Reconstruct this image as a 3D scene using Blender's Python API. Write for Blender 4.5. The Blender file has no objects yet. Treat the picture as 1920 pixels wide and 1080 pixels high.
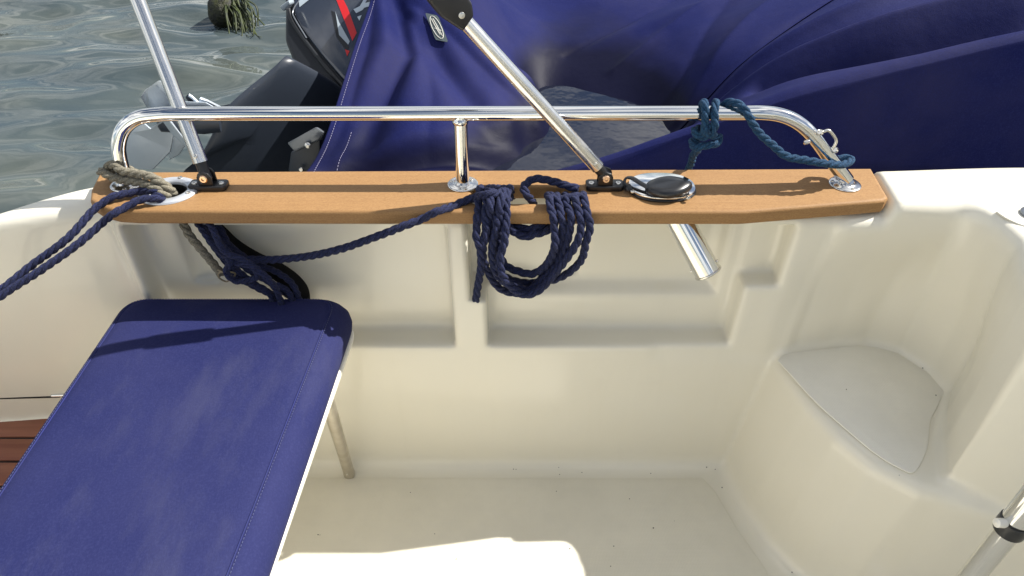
import bpy, bmesh, math, random
import numpy as np
from mathutils import Vector, Matrix
random.seed(4); np.random.seed(4)
C = bpy.context.scene
COL = C.collection
R = math.radians

# ------------------------------------------------------------------ camera, sky, sun, exposure
CAMZ, PITCH, F = 1.35, 39.0, 1297.0
cam_d = bpy.data.cameras.new('camera'); cam = bpy.data.objects.new('camera', cam_d); COL.objects.link(cam)
cam.location = (0, 0, CAMZ); cam.rotation_euler = (R(90 - PITCH), 0, 0)
cam_d.sensor_width = 36; cam_d.lens = 36 * F / 1920; cam_d.clip_start = .02; cam_d.clip_end = 2000
C.camera = cam
SUN = Vector((.93, .285, 1.0)).normalized()
w = bpy.data.worlds.new('World'); C.world = w; w.use_nodes = True
nt = w.node_tree; nt.nodes.clear()
wo = nt.nodes.new('ShaderNodeOutputWorld'); bg = nt.nodes.new('ShaderNodeBackground')
sky = nt.nodes.new('ShaderNodeTexSky'); sky.sky_type = 'NISHITA'; sky.sun_disc = False
sky.sun_elevation = math.asin(SUN.z); sky.sun_rotation = math.atan2(SUN.x, SUN.y)
sky.air_density = 1.0; sky.dust_density = 1.0
tc = nt.nodes.new('ShaderNodeTexCoord'); mp = nt.nodes.new('ShaderNodeMapping'); mp.inputs['Scale'].default_value = (1.0, 1.0, 2.6)
nz = nt.nodes.new('ShaderNodeTexNoise'); nz.inputs['Scale'].default_value = 2.3; nz.inputs['Detail'].default_value = 7; nz.inputs['Roughness'].default_value = .6
cr = nt.nodes.new('ShaderNodeValToRGB'); cr.color_ramp.elements[0].position = .47; cr.color_ramp.elements[1].position = .62
mx = nt.nodes.new('ShaderNodeMix'); mx.data_type = 'RGBA'; mx.inputs[7].default_value = (15.5, 15.5, 15.2, 1)
L = nt.links.new
L(tc.outputs['Generated'], mp.inputs[0]); L(mp.outputs[0], nz.inputs[0]); L(nz.outputs[0], cr.inputs[0])
L(cr.outputs[0], mx.inputs[0]); L(sky.outputs[0], mx.inputs[6]); L(mx.outputs[2], bg.inputs[0]); L(bg.outputs[0], wo.inputs[0])
bg.inputs[1].default_value = .055
sl = bpy.data.lights.new('sun', 'SUN'); sl.energy = 4.8; sl.angle = R(.5); sl.color = (1, .955, .88)
so = bpy.data.objects.new('sun', sl); COL.objects.link(so); so.rotation_euler = SUN.to_track_quat('Z', 'Y').to_euler()
C.view_settings.view_transform = 'Standard'; C.view_settings.look = 'None'; C.view_settings.gamma = 1
C.view_settings.use_curve_mapping = False; C.view_settings.exposure = 0.72

# ------------------------------------------------------------------ geometry helpers
cp, sp = math.cos(R(PITCH)), math.sin(R(PITCH))
def ray(px, py):
    a, b = (px - 960) / F, (540 - py) / F
    return Vector((a, cp + b * sp, -sp + b * cp))
def P(px, py, y=None, z=None, d=None):
    """photo measurement -> point on the vertical plane y, the level z, or at depth d"""
    r = ray(px, py)
    if y is not None: t = y / r.y
    elif z is not None: t = (z - CAMZ) / r.z
    else: t = d
    return Vector((0, 0, CAMZ)) + r * t

def tag(o, label=None, cat=None, group=None, kind=None):
    if label: o['label'] = label
    if cat: o['category'] = cat
    if group: o['group'] = group
    if kind: o['kind'] = kind
    return o
def empty(name, loc=(0, 0, 0)):
    o = bpy.data.objects.new(name, None); o.location = loc; COL.objects.link(o); return o
def link(name, me, mat, parent=None, smooth=True):
    me.materials.clear()
    if mat: me.materials.append(mat)
    if smooth:
        me.polygons.foreach_set('use_smooth', [True] * len(me.polygons))
    o = bpy.data.objects.new(name, me); COL.objects.link(o)
    if parent is not None:
        o.parent = parent
        o.matrix_parent_inverse = Matrix.Translation(-parent_loc(parent))
    return o
def parent_loc(p):
    v = Vector(p.location)
    return v
def from_bm(name, bm, mat, parent=None, smooth=True, angle=None):
    me = bpy.data.meshes.new(name); bm.to_mesh(me); bm.free()
    if angle is not None:
        me.polygons.foreach_set('use_smooth', [True] * len(me.polygons))
        me.set_sharp_from_angle(angle=R(angle))
        return link(name, me, mat, parent, False)
    return link(name, me, mat, parent, smooth)
def catmull(pts, n=10):
    pts = [Vector(p) for p in pts]
    if len(pts) < 3: 
        return [pts[0].lerp(pts[1], i / n) for i in range(n + 1)]
    ext = [pts[0] * 2 - pts[1]] + pts + [pts[-1] * 2 - pts[-2]]
    out = []
    for i in range(1, len(ext) - 2):
        p0, p1, p2, p3 = ext[i - 1:i + 3]
        for k in range(n):
            t = k / n
            out.append(.5 * ((2 * p1) + (p2 - p0) * t + (2 * p0 - 5 * p1 + 4 * p2 - p3) * t * t + (3 * p1 - p0 - 3 * p2 + p3) * t ** 3))
    out.append(pts[-1]); return out
def resample(path, step):
    seg = [0]
    for a, b in zip(path, path[1:]): seg.append(seg[-1] + (b - a).length)
    tot = seg[-1]; n = max(2, int(tot / step)); out = []; j = 0
    for i in range(n + 1):
        s = tot * i / n
        while j < len(seg) - 2 and seg[j + 1] < s: j += 1
        dl = seg[j + 1] - seg[j]
        out.append(path[j].lerp(path[j + 1], (s - seg[j]) / dl if dl > 1e-9 else 0))
    return out
def frames(path):
    T = [(path[min(i + 1, len(path) - 1)] - path[max(i - 1, 0)]).normalized() for i in range(len(path))]
    n = Vector((0, 0, 1)) if abs(T[0].z) < .9 else Vector((1, 0, 0))
    n = (n - T[0] * n.dot(T[0])).normalized(); N = [n]
    for i in range(1, len(path)):
        n = N[-1] - T[i] * N[-1].dot(T[i]); N.append(n.normalized())
    return T, N
def add_tube(bm, path, r, seg=16, cap=True, rfun=None, flat=None):
    T, N = frames(path); rings = []
    for i, p in enumerate(path):
        b = T[i].cross(N[i]); rr = rfun(i / (len(path) - 1)) * r if rfun else r
        ring = []
        for k in range(seg):
            a = 2 * math.pi * k / seg
            v = N[i] * math.cos(a) * rr * (flat or 1) + b * math.sin(a) * rr
            ring.append(bm.verts.new(p + v))
        rings.append(ring)
    for r0, r1 in zip(rings, rings[1:]):
        for k in range(seg):
            bm.faces.new((r0[k], r0[(k + 1) % seg], r1[(k + 1) % seg], r1[k]))
    if cap:
        for rg, fl in ((rings[0], True), (rings[-1], False)):
            bm.faces.new(list(reversed(rg)) if fl else rg)
def tube(name, pts, r, mat, parent=None, seg=20, n=12, smooth=None, **k):
    bm = bmesh.new(); path = catmull(pts, n) if (smooth is None or smooth) else [Vector(p) for p in pts]
    add_tube(bm, path, r, seg, **k)
    bmesh.ops.recalc_face_normals(bm, faces=bm.faces)
    return from_bm(name, bm, mat, parent, angle=50)
def rope_bm(bm, pts, r, pitch=None, n=10, end=.9):
    """three laid strands wound round a smooth path"""
    pitch = pitch or r * 7.0
    path = resample(catmull(pts, n), r * .42)
    T, N = frames(path)
    s = 0; cum = [0]
    for a, b in zip(path, path[1:]): s += (b - a).length; cum.append(s)
    ph0 = random.random() * 6
    for k in range(3):
        sub = []
        for i, p in enumerate(path):
            b = T[i].cross(N[i]); a = ph0 + 2 * math.pi * (k / 3 - cum[i] / pitch)
            off = r * .50 * (1 + .04 * math.sin(cum[i] * 210 + k * 2))
            sub.append(p + (N[i] * math.cos(a) + b * math.sin(a)) * off)
        add_tube(bm, sub, r * .56, 9, rfun=lambda t: 1.0 if .004 < t < .996 else .8)
def rope(name, runs, r, mat, parent=None, **k):
    bm = bmesh.new()
    for pts in runs: rope_bm(bm, [Vector(p) + Vector((random.gauss(0, .0011), random.gauss(0, .0008), random.gauss(0, .0009))) for p in pts], r, **k)
    bmesh.ops.recalc_face_normals(bm, faces=bm.faces)
    return from_bm(name, bm, mat, parent)
def slab_bm(bm, pts, vec, bevel=0, seg=2):
    """closed outline extruded along vec, edges bevelled"""
    b2 = bmesh.new()
    vs = [b2.verts.new(Vector(p)) for p in pts]; f = b2.faces.new(vs)
    g = bmesh.ops.extrude_face_region(b2, geom=[f])
    bmesh.ops.translate(b2, verts=[v for v in g['geom'] if isinstance(v, bmesh.types.BMVert)], vec=Vector(vec))
    bmesh.ops.recalc_face_normals(b2, faces=b2.faces)
    if bevel: bmesh.ops.bevel(b2, geom=list(b2.edges), offset=bevel, segments=seg, profile=.5, affect='EDGES', clamp_overlap=True)
    me = bpy.data.meshes.new('t'); b2.to_mesh(me); b2.free(); bm.from_mesh(me); bpy.data.meshes.remove(me)
def slab(name, pts, vec, mat, parent=None, bevel=0, seg=2, angle=40):
    bm = bmesh.new(); slab_bm(bm, pts, vec, bevel, seg); return from_bm(name, bm, mat, parent, angle=angle)
def lathe_bm(bm, prof, loc, axis=(0, 0, 1), seg=32):
    ax = Vector(axis).normalized(); q = ax.to_track_quat('Z', 'Y'); rings = []
    for r, h in prof:
        rings.append([bm.verts.new(Vector(loc) + q @ Vector((r * math.cos(2 * math.pi * k / seg), r * math.sin(2 * math.pi * k / seg), h))) for k in range(seg)])
    for a, b in zip(rings, rings[1:]):
        for k in range(seg): bm.faces.new((a[k], a[(k + 1) % seg], b[(k + 1) % seg], b[k]))
    bm.faces.new(list(reversed(rings[0]))); bm.faces.new(rings[-1])
def lathe(name, prof, loc, mat, parent=None, axis=(0, 0, 1), seg=32):
    bm = bmesh.new(); lathe_bm(bm, prof, loc, axis, seg); bmesh.ops.recalc_face_normals(bm, faces=bm.faces)
    return from_bm(name, bm, mat, parent, angle=40)
def screw(loc, axis, parent, r=.0042, mat=None, name='screw'):
    """domed head with a cross recess cut as four raised quarters"""
    bm = bmesh.new(); ax = Vector(axis).normalized(); q = ax.to_track_quat('Z', 'Y')
    lathe_bm(bm, [(r, -.001), (r, .0006), (r * .9, .0013), (r * .45, .0016), (r * .4, .0004)], loc, axis, 20)
    for k in range(2):
        d = Vector((math.cos(k * math.pi / 2 + .5), math.sin(k * math.pi / 2 + .5), 0))
    bmesh.ops.recalc_face_normals(bm, faces=bm.faces)
    return from_bm(name, bm, mat or M['steel'], parent, angle=40)

# ------------------------------------------------------------------ materials
M = {}
def mat(name, base, rough=.5, metal=0, coat=0, spec=.5, sheen=0):
    m = bpy.data.materials.new(name); m.use_nodes = True; b = m.node_tree.nodes['Principled BSDF']
    b.inputs['Base Color'].default_value = (*base, 1); b.inputs['Roughness'].default_value = rough
    b.inputs['Metallic'].default_value = metal; b.inputs['Coat Weight'].default_value = coat
    b.inputs['Specular IOR Level'].default_value = spec; b.inputs['Sheen Weight'].default_value = sheen
    M[name] = m; return m
def nodes(m): return m.node_tree.nodes, m.node_tree.links.new, m.node_tree.nodes['Principled BSDF']
def noise(m, scale, detail=4, stretch=(1, 1, 1), rough=.55, coord='Object'):
    N, K, b = nodes(m); t = N.new('ShaderNodeTexCoord'); p = N.new('ShaderNodeMapping'); p.inputs['Scale'].default_value = stretch
    n = N.new('ShaderNodeTexNoise'); n.inputs['Scale'].default_value = scale; n.inputs['Detail'].default_value = detail; n.inputs['Roughness'].default_value = rough
    K(t.outputs[coord], p.inputs[0]); K(p.outputs[0], n.inputs[0]); return n.outputs[0]
def ramp(m, src, stops):
    N, K, b = nodes(m); r = N.new('ShaderNodeValToRGB'); e = r.color_ramp.elements
    while len(e) < len(stops): e.new(.5)
    for el, (pos, c) in zip(e, stops): el.position = pos; el.color = (*c, 1) if len(c) == 3 else c
    K(src, r.inputs[0]); return r.outputs[0]
def mixc(m, fac, a, bb):
    N, K, b = nodes(m); x = N.new('ShaderNodeMix'); x.data_type = 'RGBA'
    for s, i in ((fac, 0), (a, 6), (bb, 7)):
        if isinstance(s, (int, float)): x.inputs[i].default_value = s
        elif isinstance(s, tuple): x.inputs[i].default_value = (*s, 1)
        else: K(s, x.inputs[i])
    return x.outputs[2]
def bump(m, src, strength, dist, prev=None):
    N, K, b = nodes(m); u = N.new('ShaderNodeBump'); u.inputs['Strength'].default_value = strength; u.inputs['Distance'].default_value = dist
    K(src, u.inputs['Height'])
    if prev is not None: K(prev, u.inputs['Normal'])
    return u.outputs[0]
def setc(m, src): N, K, b = nodes(m); K(src, b.inputs['Base Color'])
def setn(m, src): N, K, b = nodes(m); K(src, b.inputs['Normal'])
def setr(m, src): N, K, b = nodes(m); K(src, b.inputs['Roughness'])

g = mat('gelcoat', (.74, .72, .64), .26, coat=.3, spec=.5)
c1 = mixc(g, ramp(g, noise(g, 3.5, 5), [(.35, (0, 0, 0)), (.75, (1, 1, 1))]), (.800, .768, .665), (.785, .748, .635))
c2 = mixc(g, ramp(g, noise(g, 26, 5, (1, 1, .10), .65), [(.54, (0, 0, 0)), (.80, (.13,) * 3)]), c1, (.70, .66, .54))
c2 = mixc(g, ramp(g, noise(g, 9, 6, (1, 1, 1), .7), [(.60, (0, 0, 0)), (.85, (.25,) * 3)]), c2, (.68, .64, .54))
setc(g, c2); setn(g, bump(g, noise(g, 14, 1), .05, .01))
def nonslip(name, base):
    m = mat(name, base, .55); N, K, b = nodes(m)
    t = N.new('ShaderNodeTexCoord'); v = N.new('ShaderNodeTexVoronoi'); v.inputs['Scale'].default_value = 330; v.inputs['Randomness'].default_value = .15
    K(t.outputs['Object'], v.inputs[0]); h = ramp(m, v.outputs['Distance'], [(.2, (1, 1, 1)), (.55, (0, 0, 0))])
    setn(m, bump(m, h, .22, .0008))
    d = ramp(m, noise(m, 6, 6, rough=.65), [(.4, (0, 0, 0)), (.8, (1, 1, 1))])
    setc(m, mixc(m, d, base, tuple(x * .89 for x in base))); return m
nonslip('nonslip', (.80, .765, .655)); nonslip('nonslip_step', (.84, .815, .73)); nonslip('nonslip_deck', (.78, .75, .66))

t = mat('teak', (.42, .23, .10), .62, spec=.3)
gr = noise(t, 90, 6, (.02, 1.0, 1.0), .6); gr2 = noise(t, 420, 3, (.05, 1, 1), .7)
a = ramp(t, gr, [(.25, (.335, .188, .078)), (.6, (.36, .208, .088)), (.85, (.38, .228, .100))])
bb = mixc(t, ramp(t, noise(t, 620, 3, (.45, 1, 1), .7), [(.42, (.0,) * 3), (.75, (.75,) * 3)]), a, (.20, .100, .040))
bb = mixc(t, ramp(t, gr2, [(.45, (.0,) * 3), (.8, (.4,) * 3)]), bb, (.20, .105, .045))
setc(t, bb); setn(t, bump(t, gr2, .35, .0012, bump(t, noise(t, 900, 2), .2, .0008)))
t = mat('teak_deck', (.33, .13, .075), .55, spec=.3)
setc(t, ramp(t, noise(t, 60, 4, (.06, 1, 1)), [(.3, (.22, .08, .05)), (.75, (.33, .14, .085))])); setn(t, bump(t, noise(t, 300, 2, (.1, 1, 1)), .2, .001))
t = mat('chrome', (.83, .83, .82), .07, metal=1); setr(t, ramp(t, noise(t, 60, 5), [(.4, (.045,) * 3), (.8, (.15,) * 3)]))
t = mat('alloy', (.78, .77, .75), .24, metal=1); setr(t, ramp(t, noise(t, 30, 5, (1, 1, .2)), [(.3, (.16,) * 3), (.8, (.34,) * 3)])); setn(t, bump(t, noise(t, 160, 3, (1, 1, .05)), .08, .001))
t = mat('steel', (.72, .70, .66), .26, metal=1)
t = mat('flange_steel', (.74, .73, .71), .2, metal=1)
mat('cast_alloy', (.66, .69, .74), .38, metal=.6)
mat('brass', (.75, .50, .33), .25, metal=1)
t = mat('worn_tube', (.60, .56, .48), .42, metal=.9); setc(t, ramp(t, noise(t, 40, 6), [(.35, (.60, .56, .48)), (.8, (.50, .45, .36))]))
t = mat('black_plastic', (.013, .013, .015), .36); setn(t, bump(t, noise(t, 500, 2), .15, .0006))
mat('black_rubber', (.012, .013, .016), .30, spec=.6)
mat('black_void', (.01, .01, .01), .8)
mat('seam_black', (.008, .008, .008), .7)
def fibre(name, c0, c1, rough=.75):
    m = mat(name, c0, rough, sheen=.04, spec=.3)
    n = noise(m, 420, 4, (1, 1, 1), .75); n2 = noise(m, 40, 3)
    setc(m, mixc(m, ramp(m, n, [(.35, (0, 0, 0)), (.75, (1, 1, 1))]), mixc(m, n2, c0, tuple(x * .7 for x in c0)), c1))
    setn(m, bump(m, n, 1.0, .0020)); return m
fibre('rope_navy', (.0016, .0030, .014), (.030, .041, .140)); fibre('rope_grey', (.13, .115, .085), (.40, .37, .29), .9)
fibre('rope_teal', (.002, .022, .065), (.022, .105, .225)); fibre('twine', (.30, .24, .16), (.45, .38, .25), .9)
def cloth(name, c0, c1, c2, scale=5.0, rough=.8):
    m = mat(name, c0, rough, sheen=0, spec=.10)
    big = ramp(m, noise(m, scale, 6, (1, 1, 1), .62), [(.42, (0, 0, 0)), (.80, (1, 1, 1))])
    weave = noise(m, 620, 2, (1, .35, 1)); fine = noise(m, 330, 3)
    base = mixc(m, big, c0, c1); base = mixc(m, ramp(m, fine, [(.45, (0, 0, 0)), (.75, (.6,) * 3)]), base, c2)
    setc(m, base); setn(m, bump(m, weave, .35, .0009, bump(m, noise(m, 24, 4, (1, 1, 1), .5), .14, .010))); return m
cloth('cushion_cloth', (.018, .022, .088), (.028, .031, .098), (.034, .040, .125), 4.0)
cloth('cushion_piping', (.030, .036, .150), (.03, .035, .10), (.04, .045, .13), 4.0)
m = M['cushion_cloth']; N, K, b = nodes(m); src_ = b.inputs['Base Color'].links[0].from_socket
sm_ = ramp(m, noise(m, 7, 6, (1.6, .55, 1), .7), [(.52, (0, 0, 0)), (.78, (.34,) * 3)])
setc(m, mixc(m, sm_, src_, (.075, .078, .13)))
mat('thread', (.085, .095, .20), .8); mat('thread_pale', (.33, .31, .45), .8)
mat('seat_white', (.82, .80, .74), .3, coat=.2)
mat('cowl_black', (.012, .014, .018), .42, spec=.4)
t = mat('cowl_gloss', (.035, .043, .062), .16, coat=.8, spec=.6)
mat('cowl_trim', (.20, .22, .25), .2, metal=.4); mat('decal_red', (.55, .015, .02), .3); mat('decal_silver', (.36, .42, .47), .3); mat('decal_white', (.50, .58, .66), .35)
mat('leg_black', (.028, .036, .052), .38, spec=.5)
t = mat('prop_metal', (.60, .67, .75), .35, metal=.45); setn(t, bump(t, noise(t, 14, 3), .15, .01))
mat('patch', (.06, .08, .09), .6); mat('patch_print', (.55, .55, .50), .5)
t = mat('moss', (.045, .055, .008), .6); setc(t, ramp(t, noise(t, 30, 5), [(.45, (.005, .006, .002)), (.75, (.040, .045, .004))])); setn(t, bump(t, noise(t, 60, 4), 1, .01))
t = mat('weed', (.045, .075, .010), .55); setc(t, ramp(t, noise(t, 30, 4), [(.4, (.008, .016, .003)), (.75, (.055, .075, .006))]))
mat('dirt', (.02, .018, .014), .9)
mat('hull_white', (.72, .72, .70), .3)
t = mat('water', (.08, .09, .07), .03, spec=.5)
N, K, b = nodes(t); b.inputs['IOR'].default_value = 1.33
setc(t, ramp(t, noise(t, 1.3, 4, (.6, 1.2, 1)), [(.35, (.050, .070, .080)), (.7, (.095, .108, .095))]))
setn(t, bump(t, noise(t, 2.6, 2, (.7, 1.25, 1), .4), .34, .14, bump(t, noise(t, 9, 1, (.8, 1.2, 1)), .07, .012)))

# ------------------------------------------------------------------ cockpit moulding: signed distance field meshed with surface nets
def smax(a, b, k):
    h = np.maximum(k - np.abs(a - b), 0) / k
    return np.maximum(a, b) + h * h * k * .25
def smin(a, b, k): return -smax(-a, -b, k)
def sstep(a, b, x): t = np.clip((x - a) / (b - a), 0, 1); return t * t * (3 - 2 * t)
def poly_sdf(px, py, pts):
    n = len(pts); d = np.full(np.broadcast(px, py).shape, 1e9, np.float32); s = np.ones(d.shape, np.float32)
    for i in range(n):
        ax, ay = pts[i]; bx, by = pts[i - 1]
        ex, ey = bx - ax, by - ay; wx, wy = px - ax, py - ay
        t = np.clip((wx * ex + wy * ey) / (ex * ex + ey * ey), 0, 1)
        d = np.minimum(d, (wx - ex * t) ** 2 + (wy - ey * t) ** 2)
        c1 = py >= ay; c2 = py < by; c3 = ex * wy > ey * wx
        flip = (c1 & c2 & c3) | (~c1 & ~c2 & ~c3)
        s = np.where(flip, -s, s)
    return s * np.sqrt(d)
def box2(u, v, u0, u1, v0, v1):
    qu = np.abs(u - (u0 + u1) / 2) - (u1 - u0) / 2; qv = np.abs(v - (v0 + v1) / 2) - (v1 - v0) / 2
    return np.sqrt(np.maximum(qu, 0) ** 2 + np.maximum(qv, 0) ** 2) + np.minimum(np.maximum(qu, qv), 0)
RISER = [(-.76, 1.008), (.497, 1.008), (.507, .95), (.522, .88), (.552, .80), (.590, .735), (.65, .685), (.727, .655), (.86, .60), (1.02, .50), (1.15, .40), (1.3, .30), (1.7, -.5), (-.76, -.5)]
NICHE = [(.30, 1.0), (.515, 1.0), (.58, 1.028), (.66, 1.043), (.73, 1.045), (.79, 1.015), (.828, .955), (.835, .90), (.80, .845), (.765, .78), (.735, .705), (.86, .61), (1.02, .50), (1.15, .40), (1.0, .2), (.30, .2)]
def liner(x, y, z):
    # outer block
    t = np.maximum(-.76 - x, 0) / .15
    yout = 1.137 - .070 * t ** 1.25 + (.69 - z) * .25 + .016 * sstep(.6, .95, x)
    top = .688 + .034 * sstep(.650, .668, x + (y - 1.06) * -.10) - .03 * sstep(0, 2.2, t)
    solid = smax(y - yout, z - top, .030)
    # main well
    v1 = smax(poly_sdf(x - .10 * z * sstep(.3, .55, x), y, RISER), .0 - z, .035)
    # upper niche above the step
    v2 = smax(poly_sdf(x + .045 * sstep(.45, .70, z) * sstep(.70, .86, x), y, NICHE), .36 - z, .022)
    v2 = smax(v2, y - (1.06 - .058 * sstep(.46, .68, z)), .03)
    # aft well with sloping side
    yin = 1.040 + .10 * (x + .74) - (.69 - z) * .06
    v3 = smax(smax(y - yin, x + .715, .03), .188 - z, .02)
    # wall recesses
    r1 = smax(box2(x, z, -.69, -.115, .382, .668), y - 1.067, .018)
    r2 = smax(box2(x, z, -.048, .438, .382, .668), y - 1.067, .018)
    r3 = smax(box2(x, z, .10, .50, .533, .668), y - 1.060, .014)
    r4 = smax(box2(x, z, .05, .40, .478, .66), y - 1.095, .03)
    slot = smax(box2(x, y, -.08, .13, .95, 1.10), .5 - z, .008)
    hole = smax(np.sqrt((x + .600) ** 2 + ((y - 1.046)) ** 2) - .036, .5 - z, .008)
    v = smin(v1, v2, .03); v = smin(v, v3, .04); v = smin(v, r1, .012); v = smin(v, r2, .012); v = smin(v, r3, .010); v = smin(v, r4, .025)
    v = np.minimum(v, slot); v = np.minimum(v, hole)
    f = smax(solid, -v, .026 + .012 * sstep(.66, .80, x) * sstep(.45, .62, z))
    return f
def surface_nets(fn, lo, hi, h):
    ax = [np.arange(lo[i], hi[i] + h * .5, h).astype(np.float32) for i in range(3)]
    f = fn(ax[0][:, None, None], ax[1][None, :, None], ax[2][None, None, :]).astype(np.float32)
    f = np.broadcast_to(f, tuple(len(a) for a in ax)); s = f < 0
    cnt = np.zeros(tuple(n - 1 for n in f.shape), np.int8)
    for dx in (0, 1):
        for dy in (0, 1):
            for dz in (0, 1):
                cnt += s[dx:dx + cnt.shape[0], dy:dy + cnt.shape[1], dz:dz + cnt.shape[2]]
    m = (cnt > 0) & (cnt < 8); ijk = np.argwhere(m)
    idx = np.full(m.shape, -1, np.int32); idx[m] = np.arange(len(ijk))
    acc = np.zeros((len(ijk), 3)); num = np.zeros(len(ijk))
    cs = [(0, 0, 0), (1, 0, 0), (0, 1, 0), (1, 1, 0), (0, 0, 1), (1, 0, 1), (0, 1, 1), (1, 1, 1)]
    for a in range(8):
        for b_ in range(a + 1, 8):
            ca, cb = cs[a], cs[b_]
            if sum(abs(p - q) for p, q in zip(ca, cb)) != 1: continue
            fa = f[ijk[:, 0] + ca[0], ijk[:, 1] + ca[1], ijk[:, 2] + ca[2]]; fb = f[ijk[:, 0] + cb[0], ijk[:, 1] + cb[1], ijk[:, 2] + cb[2]]
            q = (fa < 0) != (fb < 0); tt = np.where(q, fa / np.where(fa == fb, 1, fa - fb), 0)
            pos = np.array(ca)[None] + (np.array(cb) - np.array(ca))[None] * tt[:, None]
            acc += pos * q[:, None]; num += q
    V = np.array(lo)[None] + (ijk + acc / num[:, None]) * h
    faces = []
    for axis in range(3):
        s0 = np.take(s, range(0, s.shape[axis] - 1), axis); s1 = np.take(s, range(1, s.shape[axis]), axis)
        e = np.argwhere(s0 != s1); o1, o2 = [(1, 2), (2, 0), (0, 1)][axis]
        ok = (e[:, o1] > 0) & (e[:, o2] > 0) & (e[:, o1] < f.shape[o1] - 1) & (e[:, o2] < f.shape[o2] - 1); e = e[ok]
        def cell(d1, d2):
            q = e.copy(); q[:, o1] += d1; q[:, o2] += d2; return idx[q[:, 0], q[:, 1], q[:, 2]]
        quad = np.stack([cell(-1, -1), cell(0, -1), cell(0, 0), cell(-1, 0)], 1)
        fl = s0[e[:, 0], e[:, 1], e[:, 2]]
        quad[~fl] = quad[~fl][:, ::-1]
        faces.append(quad)
    return V, np.concatenate(faces)
def newton(fn, V, h=.001, it=2):
    for _ in range(it):
        x, y, z = V[:, 0], V[:, 1], V[:, 2]; f0 = fn(x, y, z)
        g = np.stack([fn(x + h, y, z) - f0, fn(x, y + h, z) - f0, fn(x, y, z + h) - f0], 1) / h
        g2 = np.maximum((g ** 2).sum(1), .2); V = V - g * np.clip(f0 / g2, -.003, .003)[:, None]
    return V

boat = empty('motor_boat', (0, .5, 0))
tag(boat, 'white motor boat whose cockpit side with teak capping fills the foreground', 'boat')
V, Fc = surface_nets(liner, (-1.55, .22, -.03), (1.42, 1.27, .76), .0085)
V = newton(liner, V)
me = bpy.data.meshes.new('cockpit_moulding'); me.from_pydata(V.tolist(), [], Fc.tolist()); me.update()
hull = link('cockpit_moulding', me, M['gelcoat'], boat)

# rest of the cockpit that closes the well behind the photographer
bm = bmesh.new()
def quad(bm, a, b, c, d): bm.faces.new([bm.verts.new(Vector(v)) for v in (a, b, c, d)])
slab_bm(bm, [(-1.4, -1.1, -.004), (1.55, -1.1, -.004), (1.55, .26, -.004), (-1.4, .26, -.004)], (0, 0, -.03))
from_bm('cockpit_floor', bm, M['nonslip'], boat, False)
slab('far_coaming', [(-1.4, -1.24, .70), (1.55, -1.24, .70), (1.55, -1.02, .70), (-1.4, -1.02, .70)], (0, 0, -.76), M['gelcoat'], boat, .025, 4)
slab('transom', [(-1.45, -1.1, .68), (-1.30, -1.1, .68), (-1.30, .55, .68), (-1.45, .55, .68)], (0, 0, -.72), M['gelcoat'], boat, .025, 4)
slab('cabin_bulkhead', [(1.40, -1.1, .0), (1.40, 1.12, .0), (1.40, 1.14, .7), (1.40, 1.13, 1.16), (1.40, 1.09, 1.22), (1.40, -.9, 1.22)], (.05, 0, 0), M['gelcoat'], boat, .012, 3)

# seams, pads
def flat_pad(name, pts, z, m, parent, th=.003):
    return slab(name, [(p[0], p[1], z) for p in pts], (0, 0, -th), m, parent, .0012, 2)
def rounded(pts, n=8): 
    q = catmull([Vector((p[0], p[1], 0)) for p in pts] + [Vector((pts[0][0], pts[0][1], 0))], n); return [(v.x, v.y) for v in q[:-1]]
pad = [P(*q, z=.362) for q in [(1458, 676), (1475, 664), (1545, 655), (1620, 650), (1700, 668), (1765, 722), (1758, 760), (1744, 790), (1738, 840), (1716, 884), (1690, 880), (1640, 850), (1580, 800), (1525, 750)]]
flat_pad('step_pad', rounded([(p.x, p.y) for p in pad], 6), .3635, M['nonslip_step'], boat, .003)
pad = [P(*q, z=.724) for q in [(1868, 396), (1890, 386), (1960, 378), (2080, 380), (2100, 450), (1990, 440), (1925, 424), (1890, 410)]]
flat_pad('deck_pad', rounded([(p.x, p.y) for p in pad], 5), .7240, M['nonslip_deck'], boat, .003)
flat_pad('floor_pad', [(-.72, .24), (.95, .24), (.60, .60), (.53, .72), (.485, .84), (.46, .93), (.44, .965), (-.30, .965), (-.72, .965)], .0035, M['nonslip'], boat, .003)
# teak planks aft, dark caulk between
slab('caulking', [(-1.3, .40, .1905), (-.79, .40, .1905), (-.79, 1.0, .1905), (-1.3, 1.0, .1905)], (0, 0, -.006), M['seam_black'], boat)
for k in range(9):
    y1 = .986 - k * .060
    slab('deck_plank', [(-1.28, y1 - .054, .1945), (-.80, y1 - .054, .1945), (-.80, y1, .1945), (-1.28, y1, .1945)], (0, 0, -.006), M['teak_deck'], boat, .0012)
a, b2 = P(-40, 748, y=.978), P(112, 744, y=.991)
slab('locker_seam', [a + Vector((0, -.001, .0018)), b2 + Vector((0, -.001, .0018)), b2 - Vector((0, .001, .0018)), a - Vector((0, .001, .0018))], (0, .01, 0), M['seam_black'], boat)
a, b2 = P(98, 742, y=.990), P(125, 741, y=.990)
tube('locker_latch', [a, b2], .0035, M['chrome'], boat, seg=12)

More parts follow.
